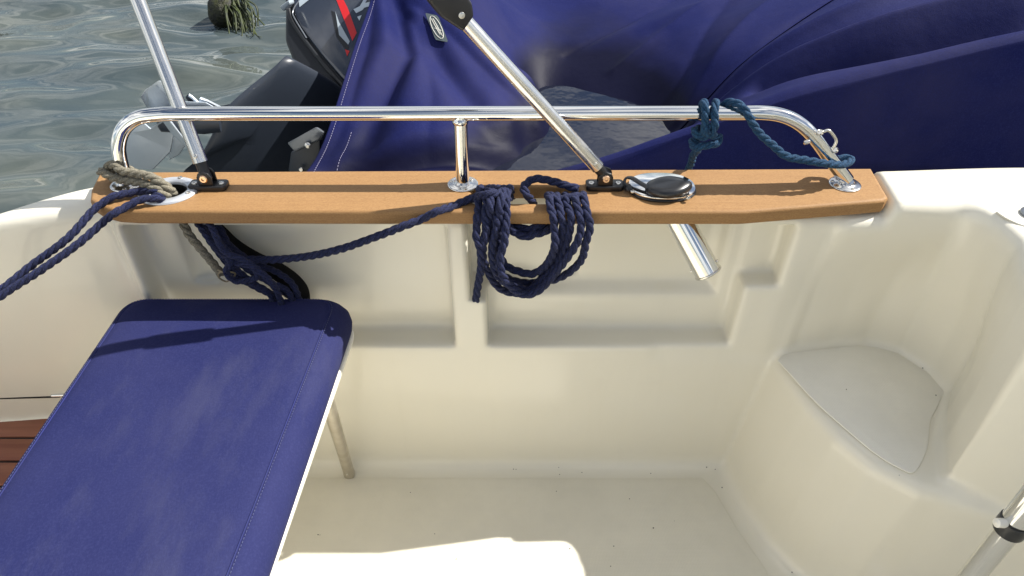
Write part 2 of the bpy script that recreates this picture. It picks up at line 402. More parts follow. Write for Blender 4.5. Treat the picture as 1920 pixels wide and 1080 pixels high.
# teak capping with its slot and hawse hole
BZ = .72
outline = [P(*q, z=BZ) for q in [(187, 321.5), (1634, 314.5), (1666, 369), (1660, 375), (1600, 380.5), (1400, 397), (1390, 397.5), (600, 397), (250, 396), (215, 394), (186, 386), (168, 374), (170, 355)]]
def board_curve():
    cu = bpy.data.curves.new('cap', 'CURVE'); cu.dimensions = '2D'; cu.fill_mode = 'BOTH'; cu.extrude = .0075; cu.bevel_depth = .006; cu.bevel_resolution = 4; cu.offset = -.006
    def spl(pts):
        s = cu.splines.new('POLY'); s.points.add(len(pts) - 1); s.use_cyclic_u = True
        for p, q in zip(s.points, pts): p.co = (q[0], q[1], 0, 1)
    spl([(p.x, p.y) for p in outline])
    sx0, sx1, sy0, sy1, rr = -.070, .120, 1.0090, 1.063, .012
    sl_ = []
    for cx, cy, a0 in ((sx1 - rr, sy1 - rr, 0), (sx0 + rr, sy1 - rr, 90), (sx0 + rr, sy0 + rr, 180), (sx1 - rr, sy0 + rr, 270)):
        for k in range(5): aa = R(a0 + k * 22.5); sl_.append((cx + rr * math.cos(aa), cy + rr * math.sin(aa)))
    spl(sl_[::-1])
    spl([(-.600 + .034 * math.cos(-k * math.pi / 16), 1.046 + .030 * math.sin(-k * math.pi / 16)) for k in range(32)])
    o = bpy.data.objects.new('tmp', cu); COL.objects.link(o); dg = bpy.context.evaluated_depsgraph_get()
    me = bpy.data.meshes.new_from_object(o.evaluated_get(dg)); bpy.data.objects.remove(o)
    return me
me = board_curve(); me.transform(Matrix.Translation((0, 0, BZ - .0135)))
board = link('teak_capping', me, M['teak'], boat, False)
me.polygons.foreach_set('use_smooth', [True] * len(me.polygons)); me.set_sharp_from_angle(angle=R(35))

# hawse ring
bm = bmesh.new(); seg = 48; prof = [(.0300, -.020), (.0300, .000), (.0330, .0045), (.0380, .0058), (.0450, .0052), (.0490, .0030), (.0495, .0004)]
rings = []
for r_, h in prof:
    rings.append([bm.verts.new((-.600 + r_ * 1.02 * math.cos(2 * math.pi * k / seg), 1.046 + r_ * .93 * math.sin(2 * math.pi * k / seg), BZ + h)) for k in range(seg)])
for a_, b_ in zip(rings, rings[1:]):
    for k in range(seg): bm.faces.new((a_[k], a_[(k + 1) % seg], b_[(k + 1) % seg], b_[k]))
bmesh.ops.recalc_face_normals(bm, faces=bm.faces)
for f_ in bm.faces: f_.normal_update()
if sum(f_.normal.z for f_ in bm.faces) < 0: bmesh.ops.reverse_faces(bm, faces=bm.faces)
ring = from_bm('hawse_ring', bm, M['cast_alloy'], boat)
lathe('hawse_shade_sleeve', [(.0296, -.046), (.0296, -.002), (.0276, -.002), (.0276, -.044)], (-.600, 1.046, BZ), M['black_void'], ring, seg=32)  # added near-black sleeve, its colour stands in for shade inside the hole
for an in (80, -20, -115, 190):
    screw((-.600 + .0425 * math.cos(R(an)), 1.046 + .0385 * math.sin(R(an)), BZ + .0057), (0, 0, 1), ring, .0042)

# handrail
RY = 1.070; RT = 1.092
rp = [P(238, 344, y=RY), P(226, 305, y=1.076), P(222, 272, y=1.081), P(232, 241, y=1.087), P(258, 221, y=1.091), P(300, 214.5, y=RT), P(345, 213.5, y=RT)]
rp += [P(x_, 213.5 - (x_ - 345) * .0012, y=RT) for x_ in (520, 700, 880, 1060, 1240, 1380)]
rp += [P(1430, 212, y=RT), P(1466, 217, y=RT), P(1497, 231, y=1.089), P(1524, 255, y=1.085), P(1556, 296, y=1.078), P(1588, 338, y=RY)]
rail = tube('handrail', rp, .0122, M['chrome'], boat, seg=32, n=10)
post = tube('rail_post', [P(863, 214, y=RT), P(865.5, 280, y=1.0805), P(868, 344, y=RY)], .0118, M['chrome'], rail, seg=28, n=8)
lathe('weld_bead', [(.0118, -.004), (.0138, -.001), (.0142, .002), (.0122, .006)], P(863, 229, y=1.089), M['chrome'], rail, axis=(0, .18, 1))
for (px, py) in ((238, 346), (868, 346), (1587, 337)):
    c = P(px, py, y=RY); c.z = BZ
    fl = lathe('rail_flange', [(.0270, 0), (.0275, .0006), (.0275, .0014), (.0268, .0024), (.025, .0030), (.021, .0035), (.0175, .0040), (.0150, .0052), (.0138, .0070), (.0130, .0080)], c, M['flange_steel'], rail, seg=64)
    for an in (-75, 45, 165): screw(c + Vector((.0215 * math.cos(R(an)), .0215 * math.sin(R(an)), .0034)), (0, 0, 1), fl, .0030)
# pad eye on the sloping end of the rail
e = [P(*q, y=RY) for q in [(1535, 247), (1545, 249), (1556, 247), (1569, 263), (1567, 274), (1562, 282)]]
tube('pad_eye', [v + Vector((0, .004, 0)) for v in e], .0026, M['steel'], rail, seg=10, n=4)
for q in ((1538, 248), (1566, 281)): lathe('pad_eye_nut', [(.005, -.004), (.0052, 0), (.004, .004)], P(*q, y=RY + .003), M['steel'], rail, axis=(-.6, -.6, .5), seg=12)
lathe('bolt_end', [(.0032, -.004), (.0042, .0), (.0036, .006), (.001, .0075)], P(1514, 266, y=RY - .002), M['steel'], rail, axis=(-.8, -.1, -.2), seg=12)

# rod holder : oval flange, rubber cap, tube under the capping
fc = P(1240, 354, z=BZ)
def oval(cx, cy, rx, ry, z, n=48, e=2.3, rot=0, egg=0):
    out = []
    for k in range(n):
        a = 2 * math.pi * k / n; c_, s_ = math.cos(a), math.sin(a)
        x_ = rx * abs(c_) ** (2 / e) * (1 if c_ > 0 else -1); y_ = ry * abs(s_) ** (2 / e) * (1 if s_ > 0 else -1) * (1 - egg * c_)
        out.append(Vector((cx + x_ * math.cos(rot) - y_ * math.sin(rot), cy + x_ * math.sin(rot) + y_ * math.cos(rot), z)))
    return out
rh = slab('rod_holder_flange', oval(fc.x - .0, fc.y, .0575, .0440, BZ + .0035), (0, 0, .0045), M['chrome'], boat, .0014, 2, 30)
slab('gasket', oval(fc.x, fc.y - .001, .0590, .0455, BZ + .0004), (0, 0, .003), M['black_rubber'], rh, .0008)
A0 = Vector((fc.x + .002, fc.y - .004, BZ)); A1 = P(1328, 512, y=.985)
ax = (A1 - A0).normalized()
bm = bmesh.new(); add_tube(bm, [A0 + ax * .004, A0.lerp(A1, .5), A1], .0240, 36, cap=False); add_tube(bm, [A1, A0.lerp(A1, .5), A0 + ax * .02], .0222, 36, cap=False)
bmesh.ops.recalc_face_normals(bm, faces=bm.faces); from_bm('rod_tube', bm, M['chrome'], rh)
bm = bmesh.new(); lathe_bm(bm, [(.0242, -.004), (.0250, -.003), (.0250, 0), (.0240, .001), (.0225, .001), (.0220, -.002)], A1, ax, 36); from_bm('tube_lip', bm, M['steel'], rh)
lathe('cross_pin', [(.0025, -.027), (.0025, .027)], A1 - ax * .015, M['steel'], rh, axis=ax.cross(Vector((0, 1, .3))), seg=10)
# cap: domed, pointed to the right
bm = bmesh.new(); n = 48; cc = P(1251, 347, z=BZ + .02); rings = []
for (s_, h) in [(.90, -.006), (1.0, -.004), (1.02, .001), (.98, .0055), (.86, .0085), (.6, .0102), (.3, .0108)]:
    ring_ = []
    for v in oval(0, 0, .0395, .0285, 0, n, 2.0, 0, .0):
        x_, y_ = v.x, v.y
        if x_ > 0: y_ *= (1 - (x_ / .0395) ** 2 * .35)
        ring_.append(bm.verts.new((cc.x + x_ * s_ + .003, cc.y + y_ * s_, BZ + .0150 + h + .003 * (x_ / .04))))
    rings.append(ring_)
for a_, b_ in zip(rings, rings[1:]):
    for k in range(n): bm.faces.new((a_[k], a_[(k + 1) % n], b_[(k + 1) % n], b_[k]))
bm.faces.new(rings[-1]); bm.faces.new(list(reversed(rings[0])))
bmesh.ops.recalc_face_normals(bm, faces=bm.faces); cap = from_bm('rubber_cap', bm, M['black_rubber'], rh)
st = [P(1216, 352, z=BZ + .016), P(1200, 343, z=BZ + .018), P(1185, 334, z=BZ + .020), P(1174, 334, z=BZ + .016), P(1170, 345, z=BZ + .010), P(1176, 353, z=BZ + .010), P(1184, 349, z=BZ + .013)]
bm = bmesh.new(); add_tube(bm, catmull(st, 8), .0058, 12, flat=.34); from_bm('cap_strap', bm, M['black_rubber'], cap)
for q in ((1186, 359), (1290, 371), (1292, 342)): screw(P(*q, z=BZ + .0082), (0, 0, 1), rh, .0042)

# small deck filler at the right edge
lathe('deck_filler', [(.020, 0), (.020, .003), (.017, .005), (.010, .005)], P(1938, 402, z=.725), M['cowl_trim'], boat)

# ------------------------------------------------------------------ bimini poles on hinge feet
def hinge(c, parent, sgn=1):
    z0 = BZ
    ft = slab('hinge_foot', [Vector((c.x + a, c.y + b_, z0)) for a, b_ in [(-.033, -.010), (-.028, -.014), (.028, -.014), (.033, -.010), (.033, .010), (.028, .014), (-.028, .014), (-.033, .010)]], (0, 0, .010), M['black_plastic'], parent, .002, 3)
    for dx in (-.0235, .0235): screw((c.x + dx, c.y - .001, z0 + .0102), (0, 0, 1), ft, .0050)
    for dy in (-.0105, .0075):
        slab('hinge_lug', [Vector((c.x + a, c.y + dy, z0 + h)) for a, h in [(-.013, .008), (.013, .008), (.0125, .026), (.009, .033), (0, .036), (-.009, .033), (-.0125, .026)]], (0, .004, 0), M['black_plastic'], ft, .001)
    lathe('hinge_bolt', [(.0068, 0), (.0070, .003), (.0055, .0045), (.003, .0045), (.0028, .002)], (c.x, c.y - .0105, z0 + .024), M['brass'], ft, axis=(0, -1, .15), seg=20)
    return Vector((c.x, c.y, z0 + .024))
def pole(name, label, c, top, r, joint=None, cat='pole'):
    root = tag(empty(name, (c.x, c.y, BZ)), label, cat, 'folding canopy poles on hinge feet')
    piv = hinge(c, root)
    d = (top - piv).normalized(); a0 = piv + d * .024
    sk = tube('end_fitting', [piv + d * -.006, piv + d * .012, piv + d * .030], .0098, M['black_plastic'], root, seg=20, n=3)
    tb = tube('pole_tube', [a0, a0.lerp(top, .5), top], r, M['alloy'], root, seg=32, n=3)
    nrm = Vector((0, -1, .45)); nrm = (nrm - d * nrm.dot(d)).normalized()
    screw(a0 + d * .012 + nrm * (r + .0002), nrm, tb, .0040)
    return root, d, nrm
c1_ = P(393, 352, z=BZ); p1_top = P(245, -34, y=1.175)
pole('canopy_pole', 'brushed metal canopy pole hinged near the hawse ring, crossing the open water', c1_, p1_top + (p1_top - c1_) * .55, .0122)
c2_ = P(1133, 352, z=BZ); J = P(850, 17, y=1.03)
d0 = (J - Vector((c2_.x, c2_.y, BZ + .024))).normalized()
root2, d2, n2 = pole('canopy_pole', 'brushed metal canopy pole with a black clamp, hinged beside the rod holder', c2_, J + d0 * .02, .0118)
tube('upper_tube', [J + d2 * .015, J + d2 * .2, J + d2 * .75], .0140, M['alloy'], root2, seg=32, n=3)
s2 = d2.cross(n2).normalized()
jaw = slab('clamp', [J + d2 * a_ + s2 * b_ - n2 * .016 for a_, b_ in [(-.028, -.012), (-.024, .014), (-.010, .024), (.024, .030), (.050, .024), (.056, -.004), (.048, -.018), (.01, -.021)]], n2 * .034, M['black_plastic'], root2, .004, 3)
screw(J - d2 * .010 + n2 * .0182 + s2 * .002, n2, jaw, .0050); screw(J + d2 * .030 + n2 * .0182 + s2 * .014, n2, jaw, .0044)
tube('folded_bow', [J + d2 * .045 + s2 * .022, J + d2 * .3 + s2 * .05, J + d2 * .7 + s2 * .1], .0105, M['alloy'], root2, seg=24, n=3)

# chrome table leg at the lower right
tl = P(1870, 1020, d=1.0)
leg = empty('table_pedestal', (tl.x, tl.y, 0)); tag(leg, 'chrome pedestal post with a black collar by the cockpit corner', 'post')
lathe('post_tube', [(.0165, 0.0), (.0165, .66)], (tl.x, tl.y, 0.004), M['chrome'], leg)
zc = P(1908, 985, y=tl.y).z
lathe('collar', [(.0175, -.013), (.0200, -.012), (.0205, 0), (.0200, .012), (.0175, .013)], (tl.x, tl.y, zc), M['black_rubber'], leg)
lathe('upper_sleeve', [(.0172, 0), (.0188, .001), (.0188, .10), (.0172, .101)], (tl.x, tl.y, zc + .016), M['chrome'], leg)
lathe('clamp_knob', [(.006, 0), (.007, .004), (.0065, .014), (.003, .016)], (tl.x - .018, tl.y - .004, zc + .012), M['seat_white'], leg, axis=(-1, -.1, .2), seg=16)
lathe('foot_plate', [(.055, 0), (.055, .003), (.03, .008), (.018, .012)], (tl.x, tl.y, 0.0040), M['chrome'], leg)

# ------------------------------------------------------------------ folding seat and cushion
seat = empty('folding_seat', (-.5, .6, .44)); tag(seat, 'white folding seat board on a splayed metal leg under the navy cushion', 'seat')
def srect(x00, x01, x10, x11, y0, y1, z, r, n=7):
    """rounded quad: y0 side from x00..x01, y1 side from x10..x11"""
    cs = [Vector((x00, y0, z)), Vector((x01, y0, z)), Vector((x11, y1, z)), Vector((x10, y1, z))]; out = []
    for i in range(4):
        p, a_, b_ = cs[i], cs[i - 1], cs[(i + 1) % 4]; rr = r
        u, v = (a_ - p).normalized(), (b_ - p).normalized(); s_, e_ = p + u * rr, p + v * rr
        for k in range(n + 1):
            t = k / n; out.append(s_ * (1 - t) ** 2 + p * 2 * t * (1 - t) + e_ * t * t)
    return out
sb = slab('seat_board', srect(-.745, -.343, -.745, -.301, .28, 1.004, .435, .040), (0, 0, .014), M['seat_white'], seat, .004, 3)
l0, l1 = Vector((-.327, .826, .436)), P(655, 888, z=.006)
lg = tube('leg', [l0, l0.lerp(l1, .5), l1], .0125, M['worn_tube'], seat, seg=24, n=3)
dl = (l1 - l0).normalized()
lathe('foot_cap', [(.0128, 0), (.0133, .003), (.0132, .012), (.010, .014)], l1 - dl * .009, M['worn_tube'], lg, axis=dl)
screw(l0.lerp(l1, .10) + Vector((.0, -.012, 0)), (0, -1, .2), lg, .004); screw(l0.lerp(l1, .93) + Vector((.0, -.013, 0)), (0, -1, .2), lg, .002)
tube('leg', [(-.70, .83, .436), (-.70, .9, .22), (-.70, .95, .006)], .0125, M['worn_tube'], seat, seg=24, n=3)
# cushion: rings from bottom to a softly crowned top
def cushion():
    bm = bmesh.new(); rings = []
    lv = [(.000, .452, .004), (-.004, .456, .0), (-.006, .470, 0), (-.004, .488, .0), (.003, .503, 0), (.010, .512, 0), (.017, .517, 0), (.020, .5165, 0), (.024, .5185, 0), (.035, .521, 0)]
    def ringpts(ins, z):
        x = .0
        return srect(-.735 + ins, -.333 - ins * 1.25 - .010, -.735 + ins, -.308 - ins * 1.25, .29 + ins, 1.008 - ins * .75, z, .046 - ins * .35, 9)
    base = None
    def sub(pts):
        out = []
        for i, p in enumerate(pts):
            q = pts[(i + 1) % len(pts)]; m = max(1, int((q - p).length / .02))
            out.append(pts_ := [p.lerp(q, k / m) for k in range(m)])
        return out
    cnt = None; R_ = []
    for ins, z, _ in lv:
        ps = ringpts(ins, z)
        if cnt is None: cnt = [max(1, int((ps[(i + 1) % len(ps)] - p).length / .02)) for i, p in enumerate(ps)]
        o_ = []
        for i, p in enumerate(ps):
            q = ps[(i + 1) % len(ps)]
            o_ += [p.lerp(q, k / cnt[i]) for k in range(cnt[i])]
        R_.append(o_)
    ctr = Vector((-.53, .63, .530)); 
    last = R_[-1]
    for f_ in (.85, .68, .5, .32, .15):
        o_ = []
        for p in last:
            q = ctr.lerp(Vector((p.x, p.y, 0)), f_); q.z = .521 + .006 * (1 - f_ ** 3) + .0018 * math.sin(q.x * 31 + 1) * math.sin(q.y * 22) * (1 - f_)
            o_.append(q)
        R_.append(o_)
    rg = [[bm.verts.new(p) for p in o_] for o_ in R_]; n = len(rg[0])
    for a_, b_ in zip(rg, rg[1:]):
        for k in range(n): bm.faces.new((a_[k], a_[(k + 1) % n], b_[(k + 1) % n], b_[k]))
    bm.faces.new(rg[-1]); bm.faces.new(list(reversed(rg[0]))); bmesh.ops.recalc_face_normals(bm, faces=bm.faces)
    return bm, R_
cu_o = empty('seat_cushion', (-.5, .6, .452)); tag(cu_o, 'faded navy canvas cushion lying on the folding seat', 'cushion')
cbm, CR = cushion(); cush = from_bm('cushion_cover', cbm, M['cushion_cloth'], cu_o)
seam_path = CR[7] + [CR[7][0]]
bm = bmesh.new(); add_tube(bm, [p + Vector((0, 0, .0006)) for p in resample(seam_path, .006)], .0011, 6, cap=False); from_bm('seam_welt', bm, M['cushion_piping'], cu_o)
bm = bmesh.new(); sp_ = resample(CR[6] + [CR[6][0]], .0052)
for i in range(0, len(sp_) - 1, 1):
    a_ = sp_[i]; b_ = sp_[i].lerp(sp_[i + 1], .62); add_tube(bm, [a_ + Vector((0, 0, .0007)), b_ + Vector((0, 0, .0007))], .00045, 4)
from_bm('stitching', bm, M['thread'], cu_o)

# ------------------------------------------------------------------ ropes
NR = .0070
def top_(px, py, h=.0): return P(px, py, z=BZ + .007 + h)
def fr(px, py, y=.955): return P(px, py, y=y)
# coil: every loop comes out of the slot, over the capping edge, hangs, and goes back up
def up_left(px, k, y):   # over the front edge to the slot
    return [P(px, 427, y=y + .004), P(px - 1, 405, y=.966 + k * .001), P(px + 1, 388, z=BZ + .006 + k * .006), P(px + 2, 368, z=BZ + .016 + k * .006), P(px + 4, 354, z=BZ + .014 + k * .004), P(px + 9, 356, z=BZ - .004), P(px + 12, 372, z=BZ - .03)]
def up_right(px, k, y):
    return [P(px, 427, y=y + .004), P(px - 2, 405, y=.966), P(px - 6, 388, z=BZ + .008 + k * .003), P(px - 10, 374, z=BZ + .014 + k * .003), P(px - 11, 366, z=BZ + .006), P(px - 8, 372, z=BZ - .02)]
runs = []
runs.append(list(reversed(up_left(948, 1, .952))) + [fr(944, 455, .945), fr(938, 480, .937), fr(942, 512, .930), fr(960, 540, .928), fr(985, 552, .930), fr(1008, 546, .934), fr(1032, 524, .940), fr(1062, 487, .944), fr(1081, 455, .948)] + up_right(1088, 1, .954))
runs.append(list(reversed(up_left(929, 0, .955))) + [fr(925, 455, .951), fr(923, 484, .944), fr(931, 512, .941), fr(948, 531, .941), fr(972, 543, .944), fr(998, 542, .949), fr(1024, 520, .952), fr(1046, 494, .953), fr(1062, 458, .955)] + up_right(1071, 0, .956))
runs.append(list(reversed(up_left(911, 1, .955))) + [fr(908, 455, .951), fr(906, 484, .951), fr(916, 512, .952), fr(932, 536, .952), fr(953, 548, .952), fr(980, 548, .956), fr(1006, 531, .960), fr(1030, 503, .961), fr(1047, 470, .960)] + up_right(1055, 0, .959))
runs.append(list(reversed(up_left(938, 2, .962))) + [fr(936, 455, .965), fr(938, 480, .964), fr(950, 498, .963), fr(972, 509, .963), fr(996, 514, .962), fr(1018, 502, .958), fr(1034, 480, .952), fr(1041, 458, .948)] + up_right(1039, 1, .954))
runs.append(list(reversed(up_left(919, 2, .966))) + [fr(921, 455, .970), fr(926, 490, .972), fr(944, 514, .970), fr(975, 527, .970), fr(1010, 530, .968), fr(1040, 523, .962), fr(1068, 511, .957), fr(1090, 486, .954), fr(1099, 454, .953)] + up_right(1105, 1, .955))
runs.append(list(reversed(up_left(895, 0, .955))) + [fr(893, 445, .951), fr(901, 470, .946), fr(901, 503, .944), fr(897, 537, .943), fr(890, 564, .942)])
# arch with the cut end, cross turns, long run to the left, turns below the capping
runs.append([P(1004, 392, z=BZ - .05), P(1000, 380, z=BZ - .01), P(988, 364, z=BZ + .016), P(981, 350, z=BZ + .024), P(990, 340, z=BZ + .026), P(1008, 337, z=BZ + .026), P(1038, 342, z=BZ + .024), P(1064, 350, z=BZ + .020), P(1086, 355, z=BZ + .018)])
runs.append([top_(1030, 366, .01), top_(1050, 371, .006), top_(1072, 370, .008), top_(1092, 366, .008)])
runs.append([P(955, 377, z=BZ + .012), top_(944, 362, .016), top_(925, 364, .026), top_(906, 368, .018), top_(892, 371, .004), top_(872, 377, 0), top_(850, 385, -.001), top_(820, 397, .002), fr(790, 410, .972), fr(760, 422, .966), fr(725, 437, .966), fr(690, 450, .968), fr(640, 466, .972), fr(590, 478, .980), fr(540, 485, .990), fr(490, 487, 1.0), fr(440, 482, 1.01), fr(405, 455, 1.03), fr(385, 425, 1.045)])
runs.append([fr(940, 412, 1.02), fr(955, 424, .985), fr(966, 436, .975), fr(985, 443, .972), fr(1000, 438, .975), fr(1015, 436, .980), fr(1032, 428, .985), fr(1045, 412, 1.02)])
runs.append([fr(945, 408, 1.03), fr(962, 420, .995), fr(985, 428, .985), fr(1010, 424, .985), fr(1035, 412, 1.01)])
coil = rope('mooring_rope', runs, NR, M['rope_navy'])
tag(coil, 'navy laid rope coiled through the slot of the teak capping, tail hanging', 'rope')
# rope through the hawse ring, leaving to the left
r2 = [[P(318, 372, z=BZ - .03), P(308, 368, z=BZ + .004), P(292, 361, z=BZ + .014), P(268, 358, z=BZ + .012), P(243, 362, z=BZ + .010), P(213, 369, z=BZ + .010), P(190, 379, z=BZ + .006), P(170, 397, z=BZ - .004), P(122, 447, y=.945), P(61, 500, y=.915), P(0, 546, y=.885), P(-120, 640, y=.84), (-1.10, .80, .28), (-1.17, .76, .206), (-1.22, .70, .2015), (-1.20, .62, .2015)],
      [P(316, 378, z=BZ - .035), P(305, 376, z=BZ + .002), P(290, 373, z=BZ + .012), P(262, 377, z=BZ + .012), P(235, 388, z=BZ + .008), P(215, 401, z=BZ + .004), P(190, 419, z=BZ - .012), P(143, 460, y=.935), P(81, 504, y=.905), P(0, 558, y=.875), P(-110, 640, y=.83), (-1.05, .78, .30), (-1.10, .73, .208), (-1.13, .66, .2015), (-1.08, .60, .2015)]]
ro = rope('mooring_rope', r2, .0066, M['rope_navy']); tag(ro, 'doubled navy rope leading from the hawse ring over the white coaming', 'rope')
# navy hank hanging in the shade below the capping
r3 = [[P(x_, y_, y=d_) for x_, y_, d_ in q] for q in (
    [(360, 405, 1.03), (380, 432, 1.0), (408, 468, .992), (436, 500, .990), (474, 530, .988), (508, 553, .985), (520, 600, .99)],
    [(372, 405, 1.03), (398, 440, 1.01), (430, 476, 1.0), (468, 506, .998), (505, 528, .995), (540, 548, .99), (556, 590, .99)],
    [(366, 405, 1.05), (392, 446, 1.02), (420, 486, 1.012), (450, 520, 1.008), (488, 545, 1.0), (520, 562, .995), (530, 600, .99)],
    [(390, 405, 1.05), (412, 428, 1.03), (434, 462, 1.02), (476, 492, 1.018), (520, 512, 1.012), (552, 540, 1.0), (566, 590, 1.0)],
    [(382, 405, 1.02), (400, 430, .985), (420, 470, .975), (462, 492, .972), (500, 520, .972), (522, 548, .975), (534, 600, .98)],
    [(398, 408, 1.05), (416, 446, 1.035), (452, 480, 1.03), (494, 516, 1.025), (516, 540, 1.02), (545, 560, 1.01), (560, 600, 1.0)],
    [(420, 478, .985), (432, 492, .968), (425, 512, .97), (446, 528, .975), (480, 520, .972), (470, 500, .97), (440, 490, .975)])]
ro = rope('rope_hank', r3, .0060, M['rope_navy']); tag(ro, 'dark navy hank of rope hanging from under the capping behind the cushion', 'rope')
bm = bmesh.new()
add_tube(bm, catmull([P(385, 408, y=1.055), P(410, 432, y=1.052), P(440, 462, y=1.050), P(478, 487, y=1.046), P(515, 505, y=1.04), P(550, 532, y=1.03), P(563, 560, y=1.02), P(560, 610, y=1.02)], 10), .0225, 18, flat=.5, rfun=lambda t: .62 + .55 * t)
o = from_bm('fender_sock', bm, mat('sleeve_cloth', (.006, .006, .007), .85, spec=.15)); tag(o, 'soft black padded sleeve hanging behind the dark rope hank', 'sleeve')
# grey rope
r4 = [[P(186, 321, z=BZ + .030), P(196, 325, z=BZ + .028), P(212, 333, z=BZ + .024), P(238, 339, z=BZ + .022), P(268, 344, z=BZ + .022), P(294, 354, z=BZ + .018), P(313, 368, z=BZ + .004), P(325, 382, z=BZ - .03), P(338, 405, y=1.03), P(352, 436, y=1.01), P(375, 465, y=1.0), P(398, 492, y=.998), P(416, 516, y=.995)],
      [P(204, 328, z=BZ + .012), P(202, 316, z=BZ + .030), P(207, 309, z=BZ + .040), P(217, 311, z=BZ + .042), P(228, 320, z=BZ + .038), P(254, 325, z=BZ + .036), P(284, 332, z=BZ + .034), P(306, 345, z=BZ + .024), P(322, 358, z=BZ + .008), P(330, 372, z=BZ - .03)],
      [P(214, 336, z=BZ + .008), P(232, 318, z=BZ + .018), P(246, 318, z=BZ + .020), P(246, 330, y=1.095), P(222, 330, y=1.10), P(210, 318, y=1.08)]]
bm = bmesh.new()
for k, pts in enumerate(r4): rope_bm(bm, pts, .0076 if k < 2 else .006, pitch=.046)
bmesh.ops.recalc_face_normals(bm, faces=bm.faces); ro = from_bm('old_rope', bm, M['rope_grey'])
tag(ro, 'weathered grey rope looped round the rail foot and down the hawse ring', 'rope')
for pts in ([P(408, 506, y=.985), P(420, 512, y=.978), P(430, 522, y=.985), P(424, 528, y=.99), P(410, 520, y=.985), P(414, 510, y=.98), P(440, 512, y=.985), P(436, 524, y=.99)],):
    bm = bmesh.new(); add_tube(bm, catmull(pts, 8), .0016, 7); from_bm('whipping', bm, M['twine'], ro)
# teal rope on the rail
TR = .0068
def rl(px, py, dy=0): return P(px, py, y=RT - .02 * max(0, min(1, (py - 214) / 110)) + dy)
kn = [[rl(1322, 226, .022), rl(1318, 200, .012), rl(1320, 193, -.006), rl(1322, 210, -.019), rl(1322, 235, -.019), rl(1318, 254, -.010)],
      [rl(1342, 228, .022), rl(1340, 200, .012), rl(1339, 193, -.004), rl(1341, 212, -.019), rl(1339, 236, -.020), rl(1332, 254, -.016), rl(1312, 256, -.010), rl(1303, 246, -.004), rl(1314, 240, .008), rl(1335, 236, .014)],
      [rl(1328, 232, -.017), rl(1326, 246, -.020), rl(1336, 254, -.014), rl(1348, 256, 0), rl(1344, 268, -.010), rl(1322, 274, -.016), rl(1305, 276, -.008), rl(1298, 264, .004), rl(1312, 258, .012)],
      [P(1303, 266, y=1.080), P(1306, 280, y=1.092), P(1301, 292, y=1.112), P(1296, 306, y=1.135), P(1290, 325, y=1.152), P(1280, 370, y=1.165)]]
tb = [rl(1350, 226, .020), rl(1352, 204, .016), rl(1362, 195, .008), rl(1378, 192, -.004), rl(1392, 200, -.014), rl(1403, 214, -.020), rl(1411, 234, -.020), rl(1425, 252, -.018), rl(1448, 272, -.018), rl(1474, 292, -.020), rl(1506, 301, -.021), rl(1545, 306, -.021), rl(1580, 308, -.014), rl(1598, 302, .004), rl(1588, 297, .020), rl(1560, 298, .022), rl(1546, 304, .010)]
ro = rope('teal_rope', kn + [tb], TR, M['rope_teal']); tag(ro, 'teal rope knotted on the chrome handrail and draped round its sloping end', 'rope')

# ------------------------------------------------------------------ covered boat next to ours
def W(px, py, y): v = P(px, py, y=y); return (v.x, v.y, v.z)
CT = [W(*q) for q in [
    # aft sheet rising to its peak
    (575, 322, 1.34), (600, 320, 1.36), (680, 318, 1.36), (760, 320, 1.37), (860, 322, 1.38), (925, 322, 1.44),
    (600, 240, 1.50), (690, 240, 1.50), (780, 230, 1.50), (880, 220, 1.55), (960, 235, 1.60), (1010, 246, 1.655),
    (640, 130, 1.68), (720, 130, 1.66), (810, 130, 1.66), (900, 150, 1.70), (980, 180, 1.73), (1034, 195, 1.79),
    (690, 0, 1.92), (760, 20, 1.88), (820, 40, 1.84), (880, 60, 1.86), (940, 110, 1.84), (1000, 150, 1.83),
    (800, -60, 2.05), (870, -40, 2.06), (720, -80, 2.15),
    # front ridge
    (1040, 318, 1.34), (1130, 292, 1.34), (1220, 262, 1.34), (1300, 236, 1.34), (1400, 197, 1.34), (1500, 160, 1.34), (1600, 135, 1.34), (1750, 97, 1.34), (1920, 57, 1.34), (2150, 7, 1.34), (2400, -43, 1.34),
    # body of the cover
    (1440, 150, 1.50), (1540, 120, 1.46), (1700, 60, 1.52), (1900, 10, 1.50), (1350, 110, 1.80), (1500, 60, 1.75), (1640, 30, 1.68), (1780, 10, 1.66), (1280, 60, 2.05), (1450, 0, 2.05), (1600, -20, 1.95), (1150, 20, 2.35), (1300, 0, 2.30), (1000, 10, 2.40), (1050, -40, 2.6), (1300, -50, 2.6), (1600, -70, 2.4), (1900, -70, 2.1), (2200, -80, 1.8), (1900, -150, 2.9), (1300, -110, 3.1), (900, -90, 3.1), (950, 0, 2.3)]]
PZ = .520
POOL = [P(*q, z=PZ) for q in [(946, 312), (983, 277), (1026, 244), (1024, 210), (1010, 180), (1012, 166), (1040, 160), (1089, 168), (1150, 182), (1190, 194), (1217, 208), (1238, 228), (1262, 256), (1200, 285), (1120, 312), (1030, 335), (960, 338)]]
pc = sum(POOL, Vector()) / len(POOL)
CT += [tuple(v) for v in POOL] + [tuple(pc + Vector((0, 0, -.05)))] + [tuple(v.lerp(pc, .45) + Vector((0, 0, -.04))) for v in POOL]
CT = np.array(CT)
